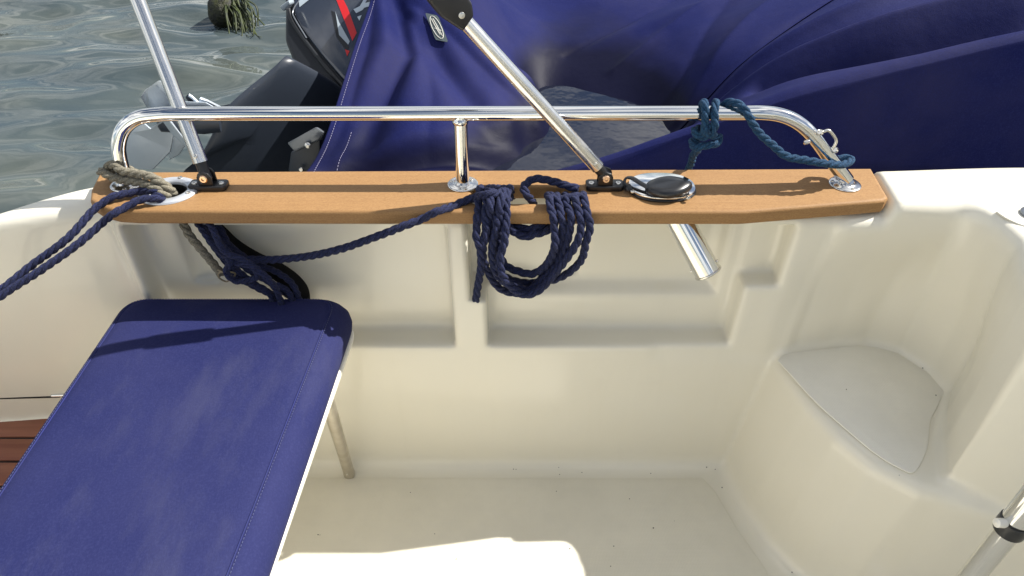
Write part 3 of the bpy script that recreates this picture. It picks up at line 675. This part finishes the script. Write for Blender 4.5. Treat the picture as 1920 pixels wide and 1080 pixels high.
def tps_fit(pts, lam=1e-4):
    n = len(pts); d = np.linalg.norm(pts[:, None, :2] - pts[None, :, :2], axis=2); K_ = np.where(d > 0, d ** 2 * np.log(d + 1e-12), 0) + np.eye(n) * lam
    Pm = np.c_[np.ones(n), pts[:, :2]]; A = np.zeros((n + 3, n + 3)); A[:n, :n] = K_; A[:n, n:] = Pm; A[n:, :n] = Pm.T
    sol = np.linalg.solve(A, np.r_[pts[:, 2], np.zeros(3)]); return sol
def tps_eval(sol, pts, x, y):
    sh = x.shape; x = x.ravel(); y = y.ravel(); z = sol[-3] + sol[-2] * x + sol[-1] * y
    for i, p in enumerate(pts):
        d2_ = (x - p[0]) ** 2 + (y - p[1]) ** 2; z = z + sol[i] * .5 * d2_ * np.log(d2_ + 1e-12)
    return z.reshape(sh)
SOL = tps_fit(CT)
def seg_fold(x, y, pts, wdt, amp, wend=None, sharp=False):
    """soft ridge (amp>0) or crease (amp<0) along a polyline; width may grow to wend"""
    out = np.zeros_like(x); n = len(pts) - 1; best = np.full(x.shape, 1e9); tt = np.zeros_like(x)
    for i in range(n):
        (ax_, ay), (bx_, by) = pts[i], pts[i + 1]; ex, ey = bx_ - ax_, by - ay
        t = np.clip(((x - ax_) * ex + (y - ay) * ey) / (ex * ex + ey * ey), 0, 1)
        d = np.hypot(x - ax_ - ex * t, y - ay - ey * t); m_ = d < best
        best = np.where(m_, d, best); tt = np.where(m_, (i + t) / n, tt)
    ww = wdt + ((wend or wdt) - wdt) * tt
    prof = np.exp(-(best / ww) ** 2) if not sharp else np.exp(-(np.sqrt(best ** 2 + .006 ** 2) - .006) / ww)
    return amp * prof * np.sin(np.clip(tt * .9 + .1, 0, 1) * math.pi * .95 + .0) ** .5
def wl(*q): return [(W(*a)[0], W(*a)[1]) for a in q]
FOLDS = [
    (wl((735, -20, 1.95), (752, 50, 1.83), (765, 100, 1.74), (735, 150, 1.64), (700, 220, 1.54), (665, 300, 1.40)), .026, -.046, .048),
    (wl((715, -10, 1.93), (728, 60, 1.82), (725, 110, 1.73), (680, 200, 1.56), (640, 290, 1.41)), .03, .016, .04),
    (wl((790, 30, 1.85), (800, 60, 1.80), (830, 110, 1.72), (880, 170, 1.62), (900, 200, 1.56)), .028, -.042, .045),
    (wl((775, 20, 1.87), (785, 80, 1.77), (770, 160, 1.63), (760, 220, 1.52)), .03, .020, .06),
    (wl((600, 330, 1.34), (700, 302, 1.38), (780, 283, 1.41), (860, 272, 1.44), (1000, 250, 1.52)), .022, -.030, .03),
    (wl((640, 300, 1.41), (760, 262, 1.45), (880, 248, 1.49), (990, 225, 1.57)), .03, .014, .03),
    (wl((860, 50, 1.84), (930, 110, 1.75), (1000, 160, 1.69), (1040, 190, 1.64)), .03, .020, .03),
    # long folds fanning out over the body
    (wl((1270, 190, 1.68), (1430, 95, 1.78), (1590, -5, 1.95)), .010, -.008, .014),
    (wl((1440, 170, 1.48), (1560, 128, 1.46), (1700, 92, 1.44), (1930, 40, 1.43), (2200, -10, 1.43)), .034, -.085, .060),
    (wl((1330, 192, 1.56), (1560, 98, 1.54), (1750, 42, 1.53), (1930, 0, 1.52), (2200, -50, 1.5)), .030, .055, .050, True),
    (wl((1290, 196, 1.60), (1500, 95, 1.64), (1680, 22, 1.66), (1850, -40, 1.68)), .022, -.034, .045, True),
    (wl((1290, 188, 1.63), (1500, 72, 1.72), (1640, -2, 1.76), (1760, -60, 1.8)), .022, .030, .045, True),
    (wl((1290, 180, 1.66), (1450, 62, 1.80), (1560, -10, 1.90)), .020, -.016, .040, True),
    (wl((1280, 172, 1.70), (1400, 62, 1.95), (1480, -10, 2.1)), .022, .018, .05, True),
    (wl((1260, 160, 1.75), (1330, 62, 2.05), (1380, -10, 2.25)), .025, -.014, .05, True),
    (wl((750, -10, 1.92), (780, 40, 1.84), (800, 120, 1.70), (810, 200, 1.57), (800, 270, 1.44)), .012, -.012, .020, True),
    (wl((700, 10, 1.90), (690, 90, 1.75), (655, 190, 1.57), (618, 290, 1.42)), .012, -.010, .020, True),
    (wl((770, -5, 1.92), (860, 75, 1.80), (935, 150, 1.72), (985, 205, 1.68)), .014, -.014, .022, True),
    (wl((620, 325, 1.34), (720, 285, 1.41), (830, 262, 1.46), (980, 238, 1.58)), .010, -.012, .016, True),
    (wl((1310, 188, 1.60), (1530, 92, 1.60), (1740, 22, 1.60), (1900, -30, 1.60)), .010, -.014, .018, True),
    (wl((1320, 170, 1.66), (1480, 88, 1.70), (1610, 18, 1.74), (1700, -30, 1.77)), .010, .012, .018, True),
    (wl((1060, 120, 2.10), (1180, 60, 2.25), (1290, 0, 2.4)), .012, -.010, .03, True),
    (wl((1150, 130, 2.00), (1260, 62, 2.12), (1370, -5, 2.28)), .014, .012, .03, True),
    (wl((1100, 60, 2.15), (1300, 30, 2.2), (1500, -30, 2.2)), .05, .012, .06),
]
def cover_z(x, y):
    z = tps_eval(SOL, CT, x, y)
    for q in FOLDS: z = z + seg_fold(x, y, *q)
    z = z + .0022 * np.sin(x * 17 + 3 * np.sin(y * 5)) * np.sin(y * 9 + x * 5)
    return z
nbr = empty('covered_boat', (.6, 1.9, 0)); tag(nbr, 'neighbouring boat under a sagging navy canvas cover', 'boat')
NXc, NYc = 420, 260
def xleft(y): return -.453 + (y - 1.35) * .132
ys = 1.322 + (3.0 - 1.322) * np.linspace(0, 1, NYc) ** 1.25
u = np.linspace(0, 1, NXc) ** 1.15
X = np.zeros((NXc, NYc)); Y = np.zeros_like(X)
for j, yy in enumerate(ys):
    x0 = xleft(max(yy, 1.2)); X[:, j] = x0 + (2.6 - x0) * u; Y[:, j] = yy
Z = cover_z(X, Y)
# roll the near edge over into the hanging skirt
front = ys[0]
edge = np.clip((Y - front) / .030, 0, 1); Z = Z - .018 * (1 - edge) ** 2
verts = np.stack([X, Y, Z], -1)
rows = [verts[:, j] for j in range(NYc)]
sk = []
z0 = Z[:, 0]; x0 = X[:, 0]
for k in range(1, 26):
    t = k / 25; zz = z0 * (1 - t) + .06 * t
    yy = front - .018 * math.sin(min(t * 6, 1) * math.pi / 2) + .010 * np.sin(x0 * 15 + 1.2) * min(1, t * 3) + .006 * np.sin(x0 * 37) * t
    sk.append(np.stack([x0, yy + t * .02, zz], -1))
rows = sk[::-1] + rows
G = np.stack(rows, 1)           # (NX, NY', 3)
# skirt over the aft edge
aft = []
for k in range(1, 16):
    t = k / 15; q = G[0].copy(); q[:, 2] = q[:, 2] * (1 - t) + .10 * t; q[:, 0] = q[:, 0] - .012 * min(1, t * 5) + .03 * t; aft.append(q)
G = np.concatenate([np.stack(aft[::-1], 0), G], 0)
nx, ny = G.shape[:2]
ii = np.arange(nx * ny).reshape(nx, ny); Fq = np.stack([ii[:-1, :-1], ii[1:, :-1], ii[1:, 1:], ii[:-1, 1:]], -1).reshape(-1, 4)
me = bpy.data.meshes.new('boat_cover'); me.from_pydata(G.reshape(-1, 3).tolist(), [], Fq.tolist()); me.update()
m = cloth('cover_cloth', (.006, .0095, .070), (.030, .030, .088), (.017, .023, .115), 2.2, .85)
# canvas mixed darker and glossier below a noisy height near the pool level
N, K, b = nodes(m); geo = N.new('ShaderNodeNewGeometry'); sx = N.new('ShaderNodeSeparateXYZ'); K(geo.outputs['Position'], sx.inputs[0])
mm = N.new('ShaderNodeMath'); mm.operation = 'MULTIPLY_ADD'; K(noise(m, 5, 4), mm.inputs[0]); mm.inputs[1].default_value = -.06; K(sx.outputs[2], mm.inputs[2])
low_mask = ramp(m, mm.outputs[0], [(PZ + .025, (1, 1, 1)), (PZ + .075, (0, 0, 0))])
src = b.inputs['Base Color'].links[0].from_socket; setc(m, mixc(m, low_mask, src, (.003, .0035, .020))); setr(m, ramp(m, low_mask, [(0, (.75,) * 3), (1, (.5,) * 3)]))
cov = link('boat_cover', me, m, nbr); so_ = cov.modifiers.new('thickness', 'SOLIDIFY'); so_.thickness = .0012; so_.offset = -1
# seams and stitching that follow the cloth
def on_cover(pts, lift=.0008, step=.006):
    q = resample([Vector((a_[0], a_[1], 0)) for a_ in pts], step); xs = np.array([v.x for v in q]); yy = np.array([v.y for v in q])
    zz = cover_z(xs, yy) - .018 * (1 - np.clip((yy - front) / .030, 0, 1)) ** 2; return [Vector((a_, b_, c_ + lift)) for a_, b_, c_ in zip(xs, yy, zz)]
bm = bmesh.new(); add_tube(bm, on_cover(wl((1235, 212, 1.62), (1430, 95, 1.78), (1590, -5, 1.95), (1700, -70, 2.1)), .0002), .0022, 6); from_bm('cover_seam', bm, mat('seam_navy', (.002, .002, .008), .9, spec=0), cov)
for off in (.012,):
    bm = bmesh.new(); q = on_cover([(xleft(yy) + off, yy) for yy in np.linspace(1.32, 2.15, 30)], .001, .007)
    for i in range(len(q) - 1): add_tube(bm, [q[i], q[i].lerp(q[i + 1], .6)], .0006, 4)
    from_bm('stitch_line', bm, M['thread_pale'], cov)
bm = bmesh.new(); q = on_cover([(xleft(yy) + .055, yy) for yy in np.linspace(1.32, 1.50, 12)], .001, .007)
for i in range(len(q) - 1): add_tube(bm, [q[i], q[i].lerp(q[i + 1], .6)], .0006, 4)
from_bm('stitch_line', bm, M['thread_pale'], cov)
# maker patch: oval ring with a sail-like mark
def cover_hit(px, py, lo=1.3, hi=2.6):
    yy = np.linspace(lo, hi, 700); r = ray(px, py); t = yy / r.y; xs = r.x * t; zr = CAMZ + r.z * t; zc_ = cover_z(xs, yy)
    k = np.argmax(zr < zc_) if (zr < zc_).any() else len(yy) - 1
    return Vector((xs[k], yy[k], zc_[k]))
def patch_pt(u_, v_):   # local patch coordinates: v along its long side
    cx, cy = 820, 56
    return cx + u_ * 13 * .93 + v_ * 27 * .36, cy - u_ * 13 * .36 * -1 * .4 + v_ * 27 * .93
def patch_piece(pts, name, m, lift, parent):
    q = [cover_hit(*patch_pt(*a_)) for a_ in pts]; bm = bmesh.new()
    nn = (q[1] - q[0]).cross(q[2] - q[0]).normalized()
    if nn.y > 0: nn = -nn
    if nn.z < 0: nn = -nn
    slab_bm(bm, [v + nn * lift for v in q], nn * .0012); return from_bm(name, bm, m, parent, False)
a0_, a1_, a2_, a3_ = [cover_hit(*patch_pt(*c)) for c in ((-1, -1), (1, -1), (1, 1), (-1, 1))]
pn = ((a1_ - a0_).cross(a3_ - a0_)).normalized(); pn = pn if pn.z > 0 else -pn
def PT(u_, v_, l=.006): return a0_.lerp(a1_, (u_ + 1) / 2).lerp(a3_.lerp(a2_, (u_ + 1) / 2), (v_ + 1) / 2) + pn * l
pt = slab('maker_patch', [PT(-.9, -1), PT(.8, -1), PT(1, -.85), PT(1, .85), PT(.8, 1), PT(-.9, 1), PT(-1, .85), PT(-1, -.85)], pn * .0012, M['patch'], cov)
bm = bmesh.new(); add_tube(bm, [PT(.78 * math.cos(k * math.pi / 20), .84 * math.sin(k * math.pi / 20), .0078) for k in range(41)], .0011, 5, cap=False); from_bm('oval_mark', bm, M['patch_print'], pt)
bm = bmesh.new()
for seg_ in ([(-.35, -.6), (.05, .55)], [(-.05, -.65), (.35, .45)], [(-.45, .1), (.55, .2)], [(.0, .35), (.5, .6)]): add_tube(bm, [PT(*seg_[0], .0078), PT(*seg_[1], .0078)], .0012, 5)
slab_bm(bm, [PT(.0, -.1, .0074), PT(.45, .45, .0074), (PT(-.05, .5, .0074))], pn * .0008)
from_bm('emblem', bm, M['patch_print'], pt)
# hull of that boat under the cover
bm = bmesh.new(); slab_bm(bm, [(-.36, 1.36, .40), (2.6, 1.36, .40), (2.6, 2.9, .40), (-.30, 2.9, .40)], (0, 0, -.62), .05, 3); from_bm('boat_hull', bm, M['hull_white'], nbr)
# rain water lying in the hollow
bm = bmesh.new(); n = 48
for (cx, cy, rx, ry) in ((.13, 1.80, .30, .44),):
    bm.faces.new([bm.verts.new((cx + rx * math.cos(2 * math.pi * k / n), cy + ry * math.sin(2 * math.pi * k / n), PZ)) for k in range(n)])
m = mat('rain_water', (.006, .008, .02), .02); setn(m, bump(m, noise(m, 9, 3), .06, .02))
o = from_bm('rain_puddle', bm, m, None, False); tag(o, 'pool of rain water lying in the hollow of the navy cover', 'puddle')

# ------------------------------------------------------------------ outboard motor of the neighbouring boat, tilted up
mo = empty('outboard_motor', (-.55, 1.9, .55)); tag(mo, 'black outboard motor tilted up beside the navy cover, red stripe on its cowl', 'outboard motor')
def cowl_y(px, py): return 1.93 + (150 - py) * .0016 + (620 - px) * .0002
_cw = CPt0 = lambda px, py: P(px, py, y=cowl_y(px, py))
cn = Vector((0, 0, 0)); q0, q1, q2 = CPt0(560, 0), CPt0(660, 0), CPt0(620, 140)
cn = (q1 - q0).cross(q2 - q0).normalized(); cn = cn if cn.z > 0 else -cn
def CPt(px, py, off=0):
    rr_ = ray(px, py); t = (q0 - Vector((0, 0, CAMZ))).dot(cn) / rr_.dot(cn); return Vector((0, 0, CAMZ)) + rr_ * t + cn * off
low = [(527, -60), (530, 5), (529, 68), (536, 84), (548, 118), (590, 148), (630, 182), (690, 250), (800, 260), (860, 60), (820, -160), (600, -160)]
bm = bmesh.new(); slab_bm(bm, [CPt(*q, -.012) for q in low], -cn * .26, .022, 4); from_bm('lower_cowl', bm, M['cowl_black'], mo, angle=50)
upc = [(546, -60), (549, 26), (560, 48), (600, 100), (650, 158), (700, 215), (800, 220), (840, 40), (800, -140), (600, -140)]
bm = bmesh.new(); slab_bm(bm, [CPt(*q) for q in upc], -cn * .06, .012, 4); uc = from_bm('upper_cowl', bm, M['cowl_gloss'], mo, angle=50)
tube('cowl_trim', [CPt(*q, -.005) for q in [(566, -60), (541, -5), (540, 12), (545, 34), (562, 62), (600, 112), (648, 168), (700, 230)]], .006, M['cowl_black'], mo, n=8)
tube('trim_highlight', [CPt(*q, .000) for q in [(572, -10), (556, 8), (549, 22), (552, 34), (575, 72)]], .0022, M['cowl_trim'], mo, n=8, seg=8)
slab('decal', [CPt(*q, .0006) for q in [(627, -10), (637, -14), (652, 15), (669, 62), (661, 77)]], cn * .0008, M['decal_red'], uc).name = 'red_stripe'
slab('silver_chevron', [CPt(*q, .0006) for q in [(629, 22), (636, 42), (656, 78), (653, 84), (636, 66)]], cn * .0008, M['decal_silver'], uc)
slab('dark_chevron', [CPt(*q, .0003) for q in [(621, 20), (629, 24), (636, 66), (655, 88), (650, 96), (631, 70)]], cn * .0008, M['cowl_black'], uc)
slab('red_tip', [CPt(*q, .0006) for q in [(647, 93), (656, 96), (651, 106)]], cn * .0008, M['decal_red'], uc)
slab('letter', [CPt(*q, .0006) for q in [(663, 18), (675, 12), (682, 0), (688, 0), (685, 6), (700, 3), (700, 10), (683, 15), (680, 19), (668, 25)]], cn * .0008, M['decal_white'], uc)
slab('letter', [CPt(*q, .0006) for q in [(670, 32), (678, 29), (674, 39)]], cn * .0008, M['decal_white'], uc)
slab('cowl_panel', [CPt(*q, .0008) for q in [(562, 14), (590, -8), (610, -20), (590, -22), (560, 0)]], cn * .001, M['decal_silver'], uc)
slab('latch', [P(*q, y=2.1) for q in [(524, 13), (541, 0), (544, 8), (531, 22)]], (0, .05, -.01), M['decal_silver'], mo, .004)
def LY(px, py): return 1.62 + max(0, (px - 380)) * .0011
def LP(px, py, dy=0): return P(px, py, y=LY(px, py) + dy)
leg_o = [(534, 108), (500, 138), (462, 166), (438, 188), (405, 202), (368, 190), (352, 176), (346, 184), (372, 218), (385, 250), (372, 300), (340, 330), (330, 380), (660, 400), (700, 250), (655, 185), (590, 140)]
def inflate(name, pts, nrm, depth, back, m, parent, n=4):
    """outline swollen towards nrm, closed off by a wall running along back"""
    q = catmull([Vector(p) for p in pts] + [Vector(pts[0])], n)[:-1]; c = sum(q, Vector()) / len(q); bm = bmesh.new()
    rings = [[bm.verts.new(p + Vector(back)) for p in q]]
    for f_ in (1, .97, .90, .78, .60, .38, .15):
        rings.append([bm.verts.new(c.lerp(p, f_) + Vector(nrm) * depth * (1 - f_ ** 3) ** .6) for p in q])
    for a_, b_ in zip(rings, rings[1:]):
        for k in range(len(q)): bm.faces.new((a_[k], a_[(k + 1) % len(q)], b_[(k + 1) % len(q)], b_[k]))
    bm.faces.new(rings[-1]); bm.faces.new(list(reversed(rings[0]))); bmesh.ops.recalc_face_normals(bm, faces=bm.faces)
    return from_bm(name, bm, m, parent, True)
inflate('drive_leg', [LP(*q) for q in [(538, 104), (510, 130), (470, 162), (440, 188), (418, 212), (400, 250), (372, 300), (340, 330), (330, 385), (480, 400), (640, 400), (690, 300), (690, 210), (620, 150)]], (0, -.8, .6), .055, (0, .10, -.06), M['leg_black'], mo)
slab('cavitation_plate', [LP(*q, .02) for q in [(352, 174), (346, 182), (372, 206), (404, 222), (440, 226), (446, 190), (405, 200), (368, 186)]], (0, .01, -.02), M['leg_black'], mo, .003)
slab('tilt_bracket', [P(*q, y=1.50) for q in [(538, 268), (592, 238), (606, 248), (598, 262), (552, 285)]], (0, .02, -.01), M['cowl_trim'], mo, .003)
slab('clamp_bracket', [P(*q, y=1.53) for q in [(545, 285), (600, 262), (600, 330), (560, 340), (540, 320)]], (0, .03, -.01), M['leg_black'], mo, .004)
lathe('bracket_bolt', [(.007, 0), (.007, .006), (.004, .008)], P(578, 272, y=1.495), M['steel'], mo, axis=(0, -1, .4), seg=12)
lathe('bracket_bolt', [(.006, 0), (.006, .006), (.004, .008)], P(566, 318, y=1.52), M['steel'], mo, axis=(0, -1, .4), seg=12)
# propeller: three cupped blades on a hub
prop = empty('propeller', (-.5, 1.6, .55)); prop.parent = mo; prop.matrix_parent_inverse = Matrix.Translation(-Vector(mo.location))
pl = Vector(prop.location)
def pblade(px_pts, y0, dy, cup=.02):
    pts = [P(px, py, y=y0 + dy * k / len(px_pts)) for k, (px, py) in enumerate(px_pts)]
    o = slab('blade', pts, (.001, .005, -.002), M['prop_metal'], None, .0018, 2); o.parent = prop; return o
pblade([(263, 182), (272, 168), (297, 151), (306, 153), (318, 178), (326, 200), (330, 235), (300, 222), (275, 203)], 1.56, .06, .008)
pblade([(300, 228), (282, 242), (262, 225), (240, 250), (236, 290), (245, 315), (285, 318), (318, 285), (325, 250), (320, 226)], 1.52, .05, .010)
pblade([(300, 222), (318, 225), (340, 255), (358, 276), (350, 278), (322, 252)], 1.50, .04, .003)
pblade([(318, 205), (345, 190), (385, 192), (405, 203), (380, 215), (340, 222)], 1.58, .04, .006)
pblade([(320, 260), (345, 248), (352, 262), (335, 290), (316, 300)], 1.56, .03, .004)
hb = P(338, 226, y=1.57)
def child_of_prop(o):
    o.parent = prop; o.matrix_parent_inverse = Matrix.Translation(-pl)
child_of_prop(lathe('hub', [(.018, -.05), (.026, -.045), (.030, 0), (.034, .05), (.030, .09)], hb, M['leg_black'], None, axis=(.9, .25, -.1)))
for o in list(prop.children):
    o.matrix_parent_inverse = Matrix.Translation(-pl)
tube('anode_edge', [LP(*q, -.006) for q in [(354, 178), (362, 184), (374, 195), (388, 204)]], .004, M['prop_metal'], mo, n=3, seg=8)
slab('trim_tab', [LP(*q, -.004) for q in [(374, 184), (388, 190), (415, 203), (398, 204), (372, 194)]], (0, .01, 0), M['prop_metal'], mo, .002)

# ------------------------------------------------------------------ water, buoy
WZ = -.05
gx = np.concatenate([np.linspace(-400, -9, 14)[:-1], np.linspace(-9, -1.2, 260), np.linspace(-1.2, 9, 90)[1:], np.linspace(9, 400, 12)[1:]])
gy = np.concatenate([np.linspace(-400, -2, 14)[:-1], np.linspace(-2, 1.2, 24)[:-1], np.linspace(1.2, 9, 300), np.linspace(9, 600, 16)[1:]])
X, Y = np.meshgrid(gx, gy, indexing='ij'); fade = np.exp(-np.maximum(0, np.hypot(X, Y) - 6) / 3)
Z = np.zeros_like(X); rs = np.random.RandomState(3)
for k in range(26):
    lam = .14 * 1.13 ** k ** .98 if k < 18 else rs.uniform(.2, .7); th = rs.uniform(-1.0, 1.0) + math.pi / 2; a = lam * (.0082 if .3 < lam < 1.4 else .0022)
    Z += a * np.sin(2 * math.pi / lam * (X * math.cos(th) + Y * math.sin(th)) + rs.uniform(0, 6.28) + 1.2 * np.sin(X * 1.1 + k) + .9 * np.sin(Y * 1.7 + k * 2))
Z = WZ + Z * fade
nx, ny = Z.shape; ii = np.arange(nx * ny).reshape(nx, ny)
Fq = np.stack([ii[:-1, :-1], ii[1:, :-1], ii[1:, 1:], ii[:-1, 1:]], -1).reshape(-1, 4)
me = bpy.data.meshes.new('water'); me.from_pydata(np.stack([X, Y, Z], -1).reshape(-1, 3).tolist(), [], Fq.tolist()); me.update()
o = link('water', me, M['water']); tag(o, 'rippled grey green harbour water', 'water', kind='structure')
bc = P(423, 22, z=WZ + .055)
bu = empty('mooring_buoy', bc); tag(bu, 'small weed grown mooring buoy floating on the open water', 'buoy')
bm = bmesh.new(); bmesh.ops.create_uvsphere(bm, u_segments=32, v_segments=20, radius=.105)
for v in bm.verts:
    v.co *= 1 + .05 * math.sin(v.co.x * 60 + v.co.z * 40) * math.sin(v.co.y * 50); v.co += bc
from_bm('float_ball', bm, M['moss'], bu)
bm = bmesh.new()
for k in range(48):
    s = bc + Vector((.05 + random.uniform(-.04, .06), random.uniform(-.05, .05), .06 + random.uniform(-.02, .03)))
    e_ = s + Vector((random.uniform(.03, .17), random.uniform(-.26, -.02), -.11 + random.uniform(-.01, .01)))
    e_.z = WZ + random.uniform(-.01, .012)
    mid = s.lerp(e_, .5) + Vector((random.uniform(-.03, .05), random.uniform(-.03, .03), random.uniform(.0, .04)))
    add_tube(bm, catmull([s, mid, e_, e_ + Vector((random.uniform(-.02, .05), -random.uniform(.02, .06), -.004))], 5), random.uniform(.004, .010), 5, flat=.35, rfun=lambda t: 1.1 - .8 * t)
from_bm('trailing_weed', bm, M['weed'], bu)

# ------------------------------------------------------------------ grit on the cockpit floor and ledges
bm = bmesh.new()
sp_px = [(1340, 871, 0), (1346, 868, 0), (1304, 869, 0), (1309, 870, 0), (1325, 876, 0), (1341, 880, 0), (1354, 914, 0), (600, 1003, 0), (594, 868, 0), (1485, 1073, 0), (1272, 869, 0), (1225, 990, 0), (1730, 690, 1), (1755, 741, 1), (1686, 891, 1), (1587, 730, 1), (815, 1001, 0)]
for k in range(20):
    sp_px.append((random.uniform(760, 1350), 872 + abs(random.gauss(0, 9)), 0) if k % 2 else (random.uniform(560, 1420), random.uniform(880, 1070), 0))
for px, py, lv in sp_px:
    c = P(px, py, z=.0058 if lv == 0 else .3655); r_ = random.uniform(.0007, .0016)
    b3 = bmesh.new(); bmesh.ops.create_icosphere(b3, subdivisions=1, radius=r_)
    for v in b3.verts: v.co = Vector((v.co.x * random.uniform(.7, 1.6), v.co.y, v.co.z * .6)) + c
    me = bpy.data.meshes.new('t'); b3.to_mesh(me); b3.free(); bm.from_mesh(me); bpy.data.meshes.remove(me)
o = from_bm('grit', bm, M['dirt']); tag(o, 'dark specks of grit scattered over the cockpit floor', 'grit', kind='stuff')
